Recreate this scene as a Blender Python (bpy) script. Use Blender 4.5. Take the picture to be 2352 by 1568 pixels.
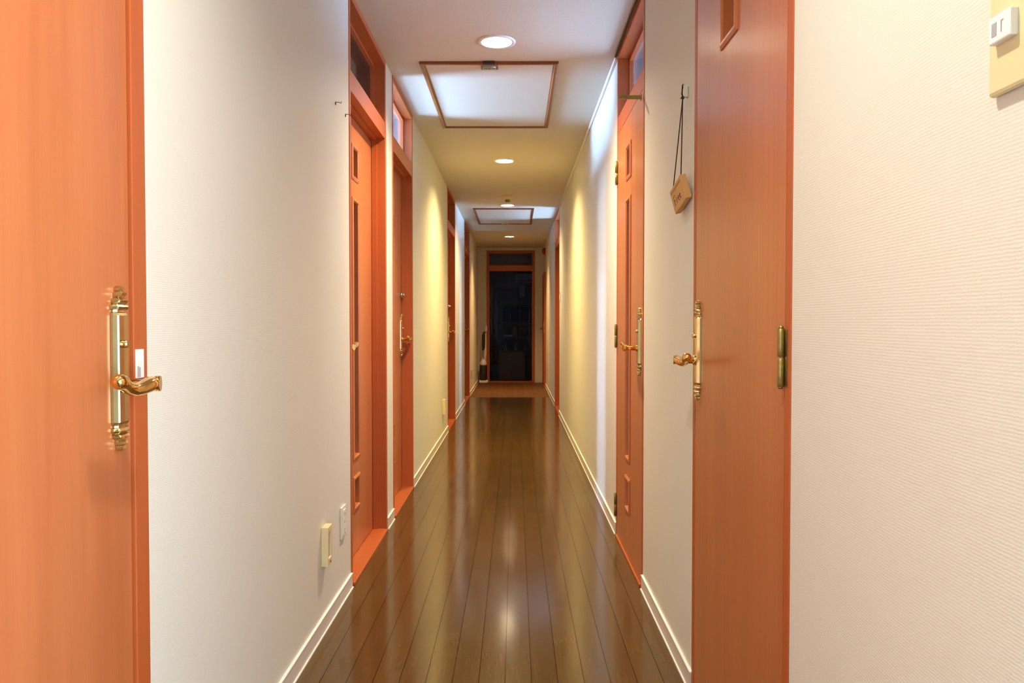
import bpy, bmesh, math, random
from mathutils import Vector, Matrix
random.seed(7)
S = bpy.context.scene
C = S.collection
for o in list(bpy.data.objects):
    bpy.data.objects.remove(o)

# ------------------------------------------------------------------ dimensions
XL, XR = -0.657, 0.508          # corridor wall faces
ZC = 2.38                       # ceiling
YB, YE = -2.6, 13.85            # back end (behind the camera) and far end
WT = 0.12                       # wall thickness
CAMH = 1.06

# ------------------------------------------------------------------ camera
cam = bpy.data.cameras.new('camera')
cam.sensor_fit = 'HORIZONTAL'
cam.sensor_width = 36.0
cam.lens = 36.0 * 1800.0 / 2352.0
cam.clip_start = 0.02
co = bpy.data.objects.new('camera', cam)
C.objects.link(co)
co.location = (0, 0, CAMH)
co.rotation_euler = (math.radians(90) - math.atan(43 / 1800), 0, math.atan(7 / 1800))
S.camera = co

# ------------------------------------------------------------------ world, exposure
w = bpy.data.worlds.new('world'); S.world = w
w.use_nodes = True
w.node_tree.nodes['Background'].inputs[0].default_value = (0.5, 0.6, 0.8, 1)
w.node_tree.nodes['Background'].inputs[1].default_value = 0.02
S.view_settings.view_transform = 'Standard'
S.view_settings.look = 'None'
S.view_settings.gamma = 1
S.view_settings.use_curve_mapping = False
S.view_settings.exposure = 0.1

# lamp powers and colours (downlights from near to far), daylight strengths
LAMPS = [  # y, power, colour
    (1.00, 17.0, (1.0, 0.93, 0.80), 150),
    (3.715, 37.0, (1.0, 0.82, 0.55), 140),
    (6.425, 38.0, (1.0, 0.73, 0.28), 136),
    (8.84, 22.0, (1.0, 0.74, 0.36), 134),
    (12.04, 20.0, (1.0, 0.58, 0.22), 106),
]
LAMP_X = -0.086
DAY = (0.46, 0.69, 1.0)
DAY_L2, DAY_L4, DAY_R1, DAY_R2, DAY_L1, DAY_BACK, DAY_END = 420.0, 28.0, 36.0, 135.0, 9.0, 12.5, 0.30

# ------------------------------------------------------------------ materials
def nmat(name):
    m = bpy.data.materials.new(name); m.use_nodes = True
    nt = m.node_tree
    return m, nt, nt.nodes['Principled BSDF']

def N(nt, t, **kw):
    n = nt.nodes.new(t)
    for k, v in kw.items():
        setattr(n, k, v)
    return n

def simple(name, col, rough=0.5, metal=0.0, spec=0.5, coat=0.0, noise=0.0, scale=30, bump=0.0):
    m, nt, b = nmat(name)
    b.inputs['Base Color'].default_value = (*col, 1)
    b.inputs['Roughness'].default_value = rough
    b.inputs['Metallic'].default_value = metal
    b.inputs['Specular IOR Level'].default_value = spec
    b.inputs['Coat Weight'].default_value = coat
    tc = N(nt, 'ShaderNodeTexCoord')
    nz = N(nt, 'ShaderNodeTexNoise'); nz.inputs['Scale'].default_value = scale
    nz.inputs['Detail'].default_value = 4
    nt.links.new(tc.outputs['Object'], nz.inputs['Vector'])
    if noise:
        mx = N(nt, 'ShaderNodeMix', data_type='RGBA')
        mx.inputs[6].default_value = (*[c * (1 - noise) for c in col], 1)
        mx.inputs[7].default_value = (*[min(1, c * (1 + noise)) for c in col], 1)
        nt.links.new(nz.outputs['Fac'], mx.inputs[0])
        nt.links.new(mx.outputs[2], b.inputs['Base Color'])
    if bump:
        bp = N(nt, 'ShaderNodeBump'); bp.inputs['Strength'].default_value = bump
        bp.inputs['Distance'].default_value = 0.002
        nt.links.new(nz.outputs['Fac'], bp.inputs['Height'])
        nt.links.new(bp.outputs[0], b.inputs['Normal'])
    return m

def wallpaper(name, col, strength=0.13, dist=0.0010):
    """woven vinyl wallpaper: fine horizontal ribs broken by noise"""
    m, nt, b = nmat(name)
    b.inputs['Roughness'].default_value = 0.55
    b.inputs['Specular IOR Level'].default_value = 0.35
    tc = N(nt, 'ShaderNodeTexCoord')
    mp = N(nt, 'ShaderNodeMapping'); mp.inputs['Scale'].default_value = (60, 60, 240)
    nt.links.new(tc.outputs['Object'], mp.inputs['Vector'])
    n1 = N(nt, 'ShaderNodeTexNoise'); n1.inputs['Scale'].default_value = 1.0; n1.inputs['Detail'].default_value = 2
    nt.links.new(mp.outputs[0], n1.inputs['Vector'])
    wv = N(nt, 'ShaderNodeTexWave', wave_type='BANDS', bands_direction='Z')
    wv.inputs['Scale'].default_value = 75; wv.inputs['Distortion'].default_value = 2.6
    wv.inputs['Detail'].default_value = 2; wv.inputs['Detail Scale'].default_value = 2.2
    nt.links.new(tc.outputs['Object'], wv.inputs['Vector'])
    ad = N(nt, 'ShaderNodeMath', operation='MULTIPLY_ADD'); ad.inputs[1].default_value = 1.3
    nt.links.new(n1.outputs['Fac'], ad.inputs[0]); nt.links.new(wv.outputs['Fac'], ad.inputs[2])
    bp = N(nt, 'ShaderNodeBump'); bp.inputs['Strength'].default_value = strength; bp.inputs['Distance'].default_value = dist
    nt.links.new(ad.outputs[0], bp.inputs['Height']); nt.links.new(bp.outputs[0], b.inputs['Normal'])
    n2 = N(nt, 'ShaderNodeTexNoise'); n2.inputs['Scale'].default_value = 3
    nt.links.new(tc.outputs['Object'], n2.inputs['Vector'])
    mx = N(nt, 'ShaderNodeMix', data_type='RGBA')
    mx.inputs[6].default_value = (*[c * 0.97 for c in col], 1); mx.inputs[7].default_value = (*col, 1)
    nt.links.new(n2.outputs['Fac'], mx.inputs[0]); nt.links.new(mx.outputs[2], b.inputs['Base Color'])
    return m

def wood(name, dark, light, rough=0.38, spec=0.5, coat=0.0, zs=2.5, xs=55, bump=0.15, var=1.0):
    """vertical straight grain"""
    m, nt, b = nmat(name)
    b.inputs['Roughness'].default_value = rough
    b.inputs['Specular IOR Level'].default_value = spec
    b.inputs['Coat Weight'].default_value = coat
    b.inputs['Coat Roughness'].default_value = 0.25
    tc = N(nt, 'ShaderNodeTexCoord')
    mp = N(nt, 'ShaderNodeMapping'); mp.inputs['Scale'].default_value = (xs, xs, zs)
    nt.links.new(tc.outputs['Object'], mp.inputs['Vector'])
    n1 = N(nt, 'ShaderNodeTexNoise'); n1.inputs['Scale'].default_value = 1; n1.inputs['Detail'].default_value = 5
    n1.inputs['Roughness'].default_value = 0.65
    nt.links.new(mp.outputs[0], n1.inputs['Vector'])
    mp2 = N(nt, 'ShaderNodeMapping'); mp2.inputs['Scale'].default_value = (9, 9, 0.5)
    nt.links.new(tc.outputs['Object'], mp2.inputs['Vector'])
    n2 = N(nt, 'ShaderNodeTexNoise'); n2.inputs['Scale'].default_value = 1; n2.inputs['Detail'].default_value = 2
    nt.links.new(mp2.outputs[0], n2.inputs['Vector'])
    av = N(nt, 'ShaderNodeMix'); av.inputs[0].default_value = 0.45
    nt.links.new(n1.outputs['Fac'], av.inputs[2]); nt.links.new(n2.outputs['Fac'], av.inputs[3])
    rp = N(nt, 'ShaderNodeValToRGB')
    rp.color_ramp.elements[0].position = 0.5 - 0.22 / var; rp.color_ramp.elements[0].color = (*dark, 1)
    rp.color_ramp.elements[1].position = 0.5 + 0.22 / var; rp.color_ramp.elements[1].color = (*light, 1)
    nt.links.new(av.outputs[0], rp.inputs[0]); nt.links.new(rp.outputs[0], b.inputs['Base Color'])
    bp = N(nt, 'ShaderNodeBump'); bp.inputs['Strength'].default_value = bump; bp.inputs['Distance'].default_value = 0.001
    nt.links.new(n1.outputs['Fac'], bp.inputs['Height']); nt.links.new(bp.outputs[0], b.inputs['Normal'])
    return m

def floor_mat(name, rough, tint=(1, 1, 1), groove=0.35):
    PW, X0, Y0, BL = 0.0782, -0.0295, 4.05, 1.82
    m, nt, b = nmat(name)
    L = nt.links.new
    def math_(op, a, bb=None, c=None):
        n = N(nt, 'ShaderNodeMath', operation=op)
        for i, v in enumerate((a, bb, c)):
            if v is None: continue
            if isinstance(v, (int, float)): n.inputs[i].default_value = v
            else: L(v, n.inputs[i])
        return n.outputs[0]
    tc = N(nt, 'ShaderNodeTexCoord'); sp = N(nt, 'ShaderNodeSeparateXYZ'); L(tc.outputs['Object'], sp.inputs[0])
    u = math_('DIVIDE', math_('SUBTRACT', sp.outputs['X'], X0), PW)
    idx = math_('FLOOR', u); fu = math_('FRACT', u)
    board = math_('FLOOR', math_('DIVIDE', idx, 2))
    off = math_('MULTIPLY', math_('FRACT', math_('MULTIPLY', board, 0.382)), BL)
    v = math_('DIVIDE', math_('SUBTRACT', math_('SUBTRACT', sp.outputs['Y'], Y0), off), BL)
    iv = math_('FLOOR', v); fv = math_('FRACT', v)
    # distance to the long seams and end joints (metres)
    du = math_('MULTIPLY', math_('MINIMUM', fu, math_('SUBTRACT', 1, fu)), PW)
    dv = math_('MULTIPLY', math_('MINIMUM', fv, math_('SUBTRACT', 1, fv)), BL)
    gu = math_('LESS_THAN', du, 0.0014)
    gv = math_('MULTIPLY', math_('LESS_THAN', dv, 0.0012), 0.5)
    g = math_('MAXIMUM', gu, gv)
    cb = N(nt, 'ShaderNodeCombineXYZ'); L(idx, cb.inputs[0]); L(iv, cb.inputs[1])
    wn = N(nt, 'ShaderNodeTexWhiteNoise'); L(cb.outputs[0], wn.inputs['Vector'])
    # grain
    cb2 = N(nt, 'ShaderNodeCombineXYZ')
    L(math_('ADD', math_('MULTIPLY', sp.outputs['X'], 26), math_('MULTIPLY', wn.outputs['Value'], 40)), cb2.inputs[0])
    L(math_('ADD', math_('MULTIPLY', sp.outputs['Y'], 2.2), math_('MULTIPLY', wn.outputs['Value'], 30)), cb2.inputs[1])
    gn = N(nt, 'ShaderNodeTexNoise'); gn.inputs['Scale'].default_value = 1; gn.inputs['Detail'].default_value = 6
    gn.inputs['Distortion'].default_value = 0.3
    L(cb2.outputs[0], gn.inputs['Vector'])
    cb3 = N(nt, 'ShaderNodeCombineXYZ')
    L(math_('MULTIPLY', sp.outputs['X'], 160), cb3.inputs[0]); L(math_('MULTIPLY', sp.outputs['Y'], 6), cb3.inputs[1])
    fn = N(nt, 'ShaderNodeTexNoise'); fn.inputs['Scale'].default_value = 1; fn.inputs['Detail'].default_value = 3
    L(cb3.outputs[0], fn.inputs['Vector'])
    wave = math_('FRACT', math_('MULTIPLY', gn.outputs['Fac'], 9))
    gr = math_('ADD', math_('MULTIPLY', gn.outputs['Fac'], 0.55), math_('ADD', math_('MULTIPLY', fn.outputs['Fac'], 0.3), math_('MULTIPLY', wave, 0.05)))
    gr = math_('ADD', gr, math_('MULTIPLY', math_('SUBTRACT', wn.outputs['Value'], 0.5), 0.22))
    rp = N(nt, 'ShaderNodeValToRGB')
    a, c = (0.078, 0.038, 0.0105), (0.122, 0.065, 0.0195)
    rp.color_ramp.elements[0].position = 0.25; rp.color_ramp.elements[0].color = (*[x * y for x, y in zip(a, tint)], 1)
    rp.color_ramp.elements[1].position = 0.80; rp.color_ramp.elements[1].color = (*[x * y for x, y in zip(c, tint)], 1)
    L(gr, rp.inputs[0])
    mx = N(nt, 'ShaderNodeMix', data_type='RGBA'); mx.inputs[7].default_value = (0.012, 0.006, 0.003, 1)
    L(math_('MULTIPLY', g, 0.8), mx.inputs[0]); L(rp.outputs[0], mx.inputs[6]); L(mx.outputs[2], b.inputs['Base Color'])
    # wear in the gloss
    sn = N(nt, 'ShaderNodeTexNoise'); sn.inputs['Scale'].default_value = 2.5; sn.inputs['Detail'].default_value = 5
    L(tc.outputs['Object'], sn.inputs['Vector'])
    L(math_('MULTIPLY_ADD', sn.outputs['Fac'], 0.12, rough - 0.06), b.inputs['Roughness'])
    L(math_('MULTIPLY_ADD', g, -0.35, 0.5), b.inputs['Specular IOR Level'])
    h = math_('SUBTRACT', math_('MULTIPLY', fn.outputs['Fac'], 0.04), math_('MULTIPLY', g, 1.0))
    ln = N(nt, 'ShaderNodeTexNoise'); ln.inputs['Scale'].default_value = 45; ln.inputs['Detail'].default_value = 2
    L(tc.outputs['Object'], ln.inputs['Vector'])
    h = math_('ADD', h, math_('MULTIPLY', ln.outputs['Fac'], 0.14))
    bp = N(nt, 'ShaderNodeBump'); bp.inputs['Strength'].default_value = groove; bp.inputs['Distance'].default_value = 0.0012
    L(h, bp.inputs['Height']); L(bp.outputs[0], b.inputs['Normal'])
    return m

def emit(name, col, s):
    m = bpy.data.materials.new(name); m.use_nodes = True
    nt = m.node_tree; nt.nodes.remove(nt.nodes['Principled BSDF'])
    e = N(nt, 'ShaderNodeEmission'); e.inputs[0].default_value = (*col, 1); e.inputs[1].default_value = s
    nt.links.new(e.outputs[0], nt.nodes['Material Output'].inputs[0])
    return m

def glass(name, tint=(0.9, 0.92, 0.95), diffuse=0.0, dcol=(0.8, 0.8, 0.8), rough=0.02, bump=0.0, bscale=60, ior=1.45):
    """window glass: see-through, partly scattering when frosted, with a Fresnel reflection"""
    m = bpy.data.materials.new(name); m.use_nodes = True
    nt = m.node_tree; nt.nodes.remove(nt.nodes['Principled BSDF'])
    L = nt.links.new
    tr = N(nt, 'ShaderNodeBsdfTransparent'); tr.inputs[0].default_value = (*tint, 1)
    tl = N(nt, 'ShaderNodeBsdfTranslucent'); tl.inputs[0].default_value = (*dcol, 1)
    m1 = N(nt, 'ShaderNodeMixShader'); m1.inputs[0].default_value = diffuse
    L(tr.outputs[0], m1.inputs[1]); L(tl.outputs[0], m1.inputs[2])
    gl = N(nt, 'ShaderNodeBsdfGlossy'); gl.inputs['Roughness'].default_value = rough
    fr = N(nt, 'ShaderNodeFresnel'); fr.inputs['IOR'].default_value = ior
    m2 = N(nt, 'ShaderNodeMixShader')
    L(fr.outputs[0], m2.inputs[0]); L(m1.outputs[0], m2.inputs[1]); L(gl.outputs[0], m2.inputs[2])
    L(m2.outputs[0], nt.nodes['Material Output'].inputs[0])
    if bump:
        tc = N(nt, 'ShaderNodeTexCoord'); nz = N(nt, 'ShaderNodeTexNoise'); nz.inputs['Scale'].default_value = bscale
        L(tc.outputs['Object'], nz.inputs['Vector'])
        bp = N(nt, 'ShaderNodeBump'); bp.inputs['Strength'].default_value = bump; bp.inputs['Distance'].default_value = 0.002
        L(nz.outputs['Fac'], bp.inputs['Height']); L(bp.outputs[0], gl.inputs['Normal']); L(bp.outputs[0], tl.inputs['Normal'])
    return m

M = dict(
    wall=wallpaper('woven wallpaper', (0.71, 0.69, 0.605)),
    ceil=wallpaper('ceiling paper', (0.66, 0.585, 0.46), 0.25, 0.001),
    room=simple('room plaster', (0.75, 0.75, 0.75), 0.8),
    dark_room=simple('darkened room plaster', (0.30, 0.28, 0.29), 0.8, noise=0.05, scale=4),  # plaster darkened: the dimness of unlit rooms is in the colour
    floor=floor_mat('waxed oak boards', 0.135),
    floor2=floor_mat('rougher redder oak boards', 0.50, (1.25, 0.95, 0.75)),  # redder, rougher boards for the far stretch of floor
    leaf=wood('vermilion stained veneer', (0.40, 0.110, 0.031), (0.52, 0.168, 0.060), 0.32, 0.5, 0.25),
    frame=wood('orange painted frame', (0.40, 0.088, 0.018), (0.45, 0.102, 0.024), 0.42, 0.45, bump=0.05),
    brown=wood('brown varnished wood', (0.17, 0.045, 0.016), (0.27, 0.080, 0.030), 0.3, 0.5),
    base=simple('vinyl baseboard', (0.66, 0.60, 0.54), 0.4, noise=0.03),
    bead=simple('pale baseboard edge', (0.86, 0.84, 0.80), 0.4),
    brass=simple('polished brass', (0.66, 0.52, 0.25), 0.20, 1.0, noise=0.12, scale=60),
    lever=simple('lacquered brass', (0.82, 0.54, 0.18), 0.10, 1.0),
    hinge=simple('tarnished brass', (0.36, 0.30, 0.11), 0.38, 1.0, noise=0.35, scale=120),
    steel=simple('dull steel', (0.55, 0.55, 0.53), 0.28, 1.0),
    dark=simple('dark gap', (0.03, 0.02, 0.015), 0.6),
    ivory=simple('ivory plastic', (0.72, 0.64, 0.36), 0.35),
    beige=simple('beige plastic', (0.74, 0.62, 0.34), 0.4),
    cream=simple('cream plastic', (0.74, 0.72, 0.58), 0.35),
    grey=simple('grey lens', (0.42, 0.40, 0.40), 0.3),
    white=simple('white plastic', (0.82, 0.82, 0.82), 0.35),
    ink=simple('grey print', (0.38, 0.38, 0.40), 0.6),
    plaque=wood('plain pine', (0.56, 0.31, 0.10), (0.66, 0.40, 0.15), 0.5, 0.35, xs=20, zs=20),
    carve=simple('burnt lettering', (0.16, 0.075, 0.02), 0.7),
    cord=simple('dark cord', (0.035, 0.026, 0.02), 0.8),
    cover=simple('white cable cover', (0.80, 0.78, 0.74), 0.45),
    red=simple('red enamel', (0.42, 0.02, 0.012), 0.3),
    pane_clear=glass('figured transom glass', (0.80, 0.88, 0.97), 0.06, (0.80, 0.86, 0.92), 0.08, 0.4, 70),
    pane_grey=glass('dimmed transom glass', (0.6, 0.61, 0.58), 0.10, (0.5, 0.5, 0.48), 0.05, 0.1),  # grey tint puts the darkness of a dim room into the glass
    pane_end=glass('clear door glass', (0.6, 0.6, 0.66), 0.0, rough=0.01, ior=1.22),
    pane_top=glass('pebbled transom glass', (0.5, 0.48, 0.5), 0.12, (0.5, 0.48, 0.48), 0.10, 0.5, 90),
    slot_pane=glass('slot glass', (0.25, 0.22, 0.2), 0.35, (0.35, 0.30, 0.26), 0.1),  # dark brown tint stands for an unlit room behind the slot
    slot_lit=glass('frosted slot glass', (0.58, 0.60, 0.64), 0.08, (0.5, 0.5, 0.5), 0.15),
    can=simple('white reflector', (0.85, 0.83, 0.78), 0.3),
    lamp=emit('lamp glow', (1.0, 0.90, 0.72), 100.0),
    vac_white=simple('white gloss plastic', (0.78, 0.74, 0.72), 0.3),
    vac_black=simple('black plastic', (0.02, 0.018, 0.015), 0.35),
    blue=simple('blue cloth', (0.05, 0.09, 0.32), 0.8),
    yellow=simple('yellow plastic', (0.60, 0.50, 0.03), 0.5),
    purple=simple('dark purple cloth', (0.035, 0.02, 0.07), 0.9, noise=0.3, scale=8),
    greywood=simple('grey laminate', (0.22, 0.20, 0.18), 0.5, noise=0.1),
)

# ------------------------------------------------------------------ mesh helpers
def box(bm, x0, x1, y0, y1, z0, z1, bev=0.0, mi=0):
    x0, x1 = min(x0, x1), max(x0, x1); y0, y1 = min(y0, y1), max(y0, y1); z0, z1 = min(z0, z1), max(z0, z1)
    vs = [bm.verts.new(p) for p in ((x0, y0, z0), (x1, y0, z0), (x1, y1, z0), (x0, y1, z0),
                                    (x0, y0, z1), (x1, y0, z1), (x1, y1, z1), (x0, y1, z1))]
    fs = [bm.faces.new([vs[i] for i in f]) for f in ((0, 3, 2, 1), (4, 5, 6, 7), (0, 1, 5, 4), (1, 2, 6, 5), (2, 3, 7, 6), (3, 0, 4, 7))]
    for f in fs: f.material_index = mi
    if bev:
        es = list({e for f in fs for e in f.edges})
        r = bmesh.ops.bevel(bm, geom=es, offset=bev, segments=2, affect='EDGES', profile=0.5)
        for f in r['faces']: f.material_index = mi
    return fs

def tube(bm, pts, rad, seg=12, caps=True, smooth=True):
    pts = [Vector(p) for p in pts]; n = len(pts)
    rads = rad if isinstance(rad, (list, tuple)) else [rad] * n
    rings = []; ref = None
    for i, p in enumerate(pts):
        t = (pts[min(i + 1, n - 1)] - pts[max(i - 1, 0)]).normalized()
        if ref is None:
            ref = Vector((0, 0, 1)) if abs(t.z) < 0.9 else Vector((1, 0, 0))
        a = (ref - t * ref.dot(t)).normalized(); ref = a; b = t.cross(a)
        rings.append([bm.verts.new(p + (a * math.cos(k * 2 * math.pi / seg) + b * math.sin(k * 2 * math.pi / seg)) * rads[i]) for k in range(seg)])
    for i in range(n - 1):
        for k in range(seg):
            f = bm.faces.new((rings[i][k], rings[i][(k + 1) % seg], rings[i + 1][(k + 1) % seg], rings[i + 1][k])); f.smooth = smooth
    if caps:
        bm.faces.new(rings[0][::-1]); bm.faces.new(rings[-1])

def lathe(bm, c, prof, seg=32, axis='Z', caps=True):
    """prof: list of (radius, height)"""
    c = Vector(c); rings = []
    for r, h in prof:
        ring = []
        for k in range(seg):
            a = 2 * math.pi * k / seg
            if axis == 'Z': v = Vector((r * math.cos(a), r * math.sin(a), h))
            elif axis == 'X': v = Vector((h, r * math.cos(a), r * math.sin(a)))
            else: v = Vector((r * math.cos(a), h, r * math.sin(a)))
            ring.append(bm.verts.new(c + v))
        rings.append(ring)
    for i in range(len(rings) - 1):
        for k in range(seg):
            f = bm.faces.new((rings[i][k], rings[i][(k + 1) % seg], rings[i + 1][(k + 1) % seg], rings[i + 1][k])); f.smooth = True
    if caps:
        bm.faces.new(rings[0]); bm.faces.new(rings[-1][::-1])

ORG = {}
def B(): return bmesh.new()
def obj(name, bm, mat, parent=None, origin=None, fix=True):
    if fix: bmesh.ops.recalc_face_normals(bm, faces=bm.faces[:])
    po = ORG[parent.name] if parent is not None else Vector((0, 0, 0))
    O = Vector(origin) if origin is not None else po.copy()
    for v in bm.verts: v.co -= O
    me = bpy.data.meshes.new(name); bm.to_mesh(me); bm.free()
    for mm in (mat if isinstance(mat, (list, tuple)) else [mat]): me.materials.append(mm)
    o = bpy.data.objects.new(name, me); C.objects.link(o)
    if parent is not None: o.parent = parent
    o.location = O - po; ORG[o.name] = O
    return o
def tag(o, label=None, cat=None, group=None, kind=None):
    if label: o['label'] = label
    if cat: o['category'] = cat
    if group: o['group'] = group
    if kind: o['kind'] = kind
    return o
def thing(name, loc, label, cat, group=None, kind=None):
    o = bpy.data.objects.new(name, None); o.empty_display_size = 0.1; C.objects.link(o)
    o.location = loc; ORG[o.name] = Vector(loc)
    return tag(o, label, cat, group, kind)
def struct(name, bm, mat, label, cat, fix=True):
    return tag(obj(name, bm, mat, fix=fix), label, cat, kind='structure')

# ------------------------------------------------------------------ the setting
# door openings along the walls (outer frame edges, y)
LD = dict(a=(0.44, 1.391), b=(3.112, 3.996), c=(4.204, 5.03), d=(7.62, 8.574), e=(10.18, 11.269))
RD = dict(a=(1.44, 2.225), b=(3.094, 3.905), c=(8.965, 9.95))
R3 = (12.93, 13.72); R3Z = 1.90
BWIN = (-0.75, 0.5, 0.15, 1.7)       # added daylight window in the right wall, unseen behind the camera

def wall_segments(bm, face, side, openings):
    x0, x1 = (face - WT, face) if side < 0 else (face, face + WT)
    y = YB
    for a, b in sorted(openings):
        box(bm, x0, x1, y, a, 0, ZC); y = b
    box(bm, x0, x1, y, YE + (WT if True else 0), 0, ZC)
    return x0, x1
b = B(); wall_segments(b, XL, -1, LD.values()); struct('wall_left', b, M['wall'], 'left corridor wall in cream woven wallpaper', 'wall')
b = B(); x0, x1 = wall_segments(b, XR, 1, list(RD.values()) + [R3, (BWIN[0], BWIN[1])])
box(b, x0, x1, R3[0], R3[1], R3Z, ZC)
box(b, x0, x1, BWIN[0], BWIN[1], 0, BWIN[2]); box(b, x0, x1, BWIN[0], BWIN[1], BWIN[3], ZC)
struct('wall_right', b, M['wall'], 'right corridor wall in cream woven wallpaper', 'wall')
b = B()
EX = (-0.505, 0.352)
box(b, XL, EX[0], YE, YE + WT, 0, ZC); box(b, EX[1], XR, YE, YE + WT, 0, ZC)
struct('wall_end', b, M['wall'], 'end wall of the corridor either side of the glass door', 'wall')
b = B(); box(b, XL, XR, YB - WT, YB, 0, ZC); struct('wall_back', b, M['wall'], 'wall behind the viewpoint', 'wall')
b = B(); FS = 11.12
box(b, XL - WT, XR + WT, YB - WT, FS, -0.06, 0, mi=0); box(b, XL - WT, XR + WT, FS, YE + WT, -0.06, 0, mi=1)
struct('floor', b, [M['floor'], M['floor2']], 'dark brown waxed oak strip floor of the corridor', 'floor')

# ceiling with holes for the downlight cans
CANR = 0.070
def ceiling():
    b = B()
    hs = 0.10
    y = YB - WT
    xa, xb = XL - WT, XR + WT
    for ly, *_ in LAMPS:
        box(b, xa, xb, y, ly - hs, ZC, ZC + 0.005)
        box(b, xa, LAMP_X - hs, ly - hs, ly + hs, ZC, ZC + 0.005)
        box(b, LAMP_X + hs, xb, ly - hs, ly + hs, ZC, ZC + 0.005)
        n = 32; inner = []; outer = []
        for k in range(n):
            a = 2 * math.pi * (k + 0.5) / n; cx, cy = math.cos(a), math.sin(a)
            s = hs / max(abs(cx), abs(cy))
            inner.append(b.verts.new((LAMP_X + CANR * cx, ly + CANR * cy, ZC)))
            outer.append(b.verts.new((LAMP_X + s * cx, ly + s * cy, ZC)))
        for k in range(n):
            b.faces.new((inner[k], outer[k], outer[(k + 1) % n], inner[(k + 1) % n]))
        corners = [(1, 1), (-1, 1), (-1, -1), (1, -1)]
        for i, (sx, sy) in enumerate(corners):   # corner slivers
            k = int(n / 8 + i * n / 4)
            cv = b.verts.new((LAMP_X + sx * hs, ly + sy * hs, ZC))
            b.faces.new((outer[k - 1], cv, outer[k % n]))
        y = ly + hs
    box(b, xa, xb, y, YE + WT, ZC, ZC + 0.005)
    # structural slab above, leaving a void for the cans
    box(b, xa, xb, YB - WT, YE + WT, ZC + 0.14, ZC + 0.18)
    return b
struct('ceiling', ceiling(), M['ceil'], 'cream papered corridor ceiling', 'ceiling', fix=False)

def baseboard(name, face, side, segs, label):
    b = B(); s = -side
    for a, c in segs:
        box(b, face, face + s * 0.007, a, c, 0.004, 0.056, mi=0)
        box(b, face, face + s * 0.0085, a, c, 0.056, 0.060, mi=1)
        box(b, face, face + s * 0.011, a, c, 0.0, 0.005, mi=1)
    struct(name, b, [M['base'], M['bead']], label, 'baseboard')
baseboard('baseboard_left', XL, -1, [(YB, .44), (1.391, 3.112), (3.996, 4.204), (5.03, 7.62), (8.574, 10.18), (11.269, YE)], 'low beige vinyl baseboard along the left wall')
baseboard('baseboard_right', XR, 1, [(YB, 1.44), (2.225, 3.094), (3.905, 8.965), (9.95, 12.93), (13.72, YE)], 'low beige vinyl baseboard along the right wall')
b = B()
for a, c in ((XL + .012, EX[0]), (EX[1], XR - .012)):
    box(b, a, c, YE - 0.007, YE, 0.004, 0.056, mi=0); box(b, a, c, YE - .0085, YE, .056, .06, mi=1)
struct('baseboard_end', b, [M['base'], M['bead']], 'short beige baseboard pieces on the end wall', 'baseboard')

# rooms behind the walls that the transoms and ajar doors open on to
def side_room(name, side, y0, y1, depth, mat, win=None, strength=0, label='', wlabel='', idx=1):
    face = XL - WT if side < 0 else XR + WT
    far = face + side * depth
    b = B(); t = 0.02
    box(b, far, far + side * t, y0 - t, y1 + t, -0.06, ZC + .02)
    box(b, face, far, y0 - t, y0, -0.06, ZC + .02); box(b, face, far, y1, y1 + t, -0.06, ZC + .02)
    box(b, face, far, y0, y1, ZC, ZC + .02); box(b, face, far, y0, y1, -0.06, -0.001)
    struct(name, b, mat, label, 'wall')
    if win:
        a, c, z0, z1 = win
        root = thing('window_%d' % idx, (far - side * .01, (a + c) / 2, z0), wlabel, 'window', kind='structure')
        f = B(); fw = .04
        xx = (far, far - side * .03)
        for q in ((a - fw, a, z0 - fw, z1 + fw), (c, c + fw, z0 - fw, z1 + fw), (a, c, z0 - fw, z0), (a, c, z1, z1 + fw)):
            box(f, xx[0], xx[1], q[0], q[1], q[2], q[3])
        obj('window_frame', f, M['white'], root)
        p = B(); box(p, far - side * .004, far - side * .012, a, c, z0, z1)
        obj('window_pane', p, emit('daylight %s' % name, DAY, strength), root)
side_room('wall_dim_room', -1, 2.95, 4.08, 2.0, M['room'], (3.2, 3.9, 1.0, 1.7), DAY_L1, 'dim room behind the first recessed door', 'dim added window, unseen, inside the room behind the first recessed door', 1)  # weak glowing window added to lighten the first transom
side_room('wall_lit_room', -1, 4.12, 6.4, 2.4, M['room'], (4.2, 5.05, 1.6, 2.27), DAY_L2, 'daylit room behind the second recessed door', 'daylit window in the room behind the second recessed door', 2)
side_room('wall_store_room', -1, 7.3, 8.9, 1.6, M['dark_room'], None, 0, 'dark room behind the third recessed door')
side_room('wall_far_room', -1, 9.7, 12.4, 2.4, M['room'], (10.1, 11.3, 0.4, 2.2), DAY_L4, 'daylit room behind the last door on the left', 'daylit window in the last room on the left', 3)
side_room('wall_bright_room', 1, 2.4, 5.6, 2.4, M['room'], (3.0, 5.3, 0.6, 2.2), DAY_R1, 'daylit room behind the flush slotted door', 'daylit window in the room behind the flush slotted door', 4)
side_room('wall_open_room', 1, 8.4, 10.9, 2.4, M['room'], (9.05, 9.95, 0.4, 2.2), DAY_R2, 'daylit room on the right beyond the long blank wall', 'daylit window in the far room on the right', 5)

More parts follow.
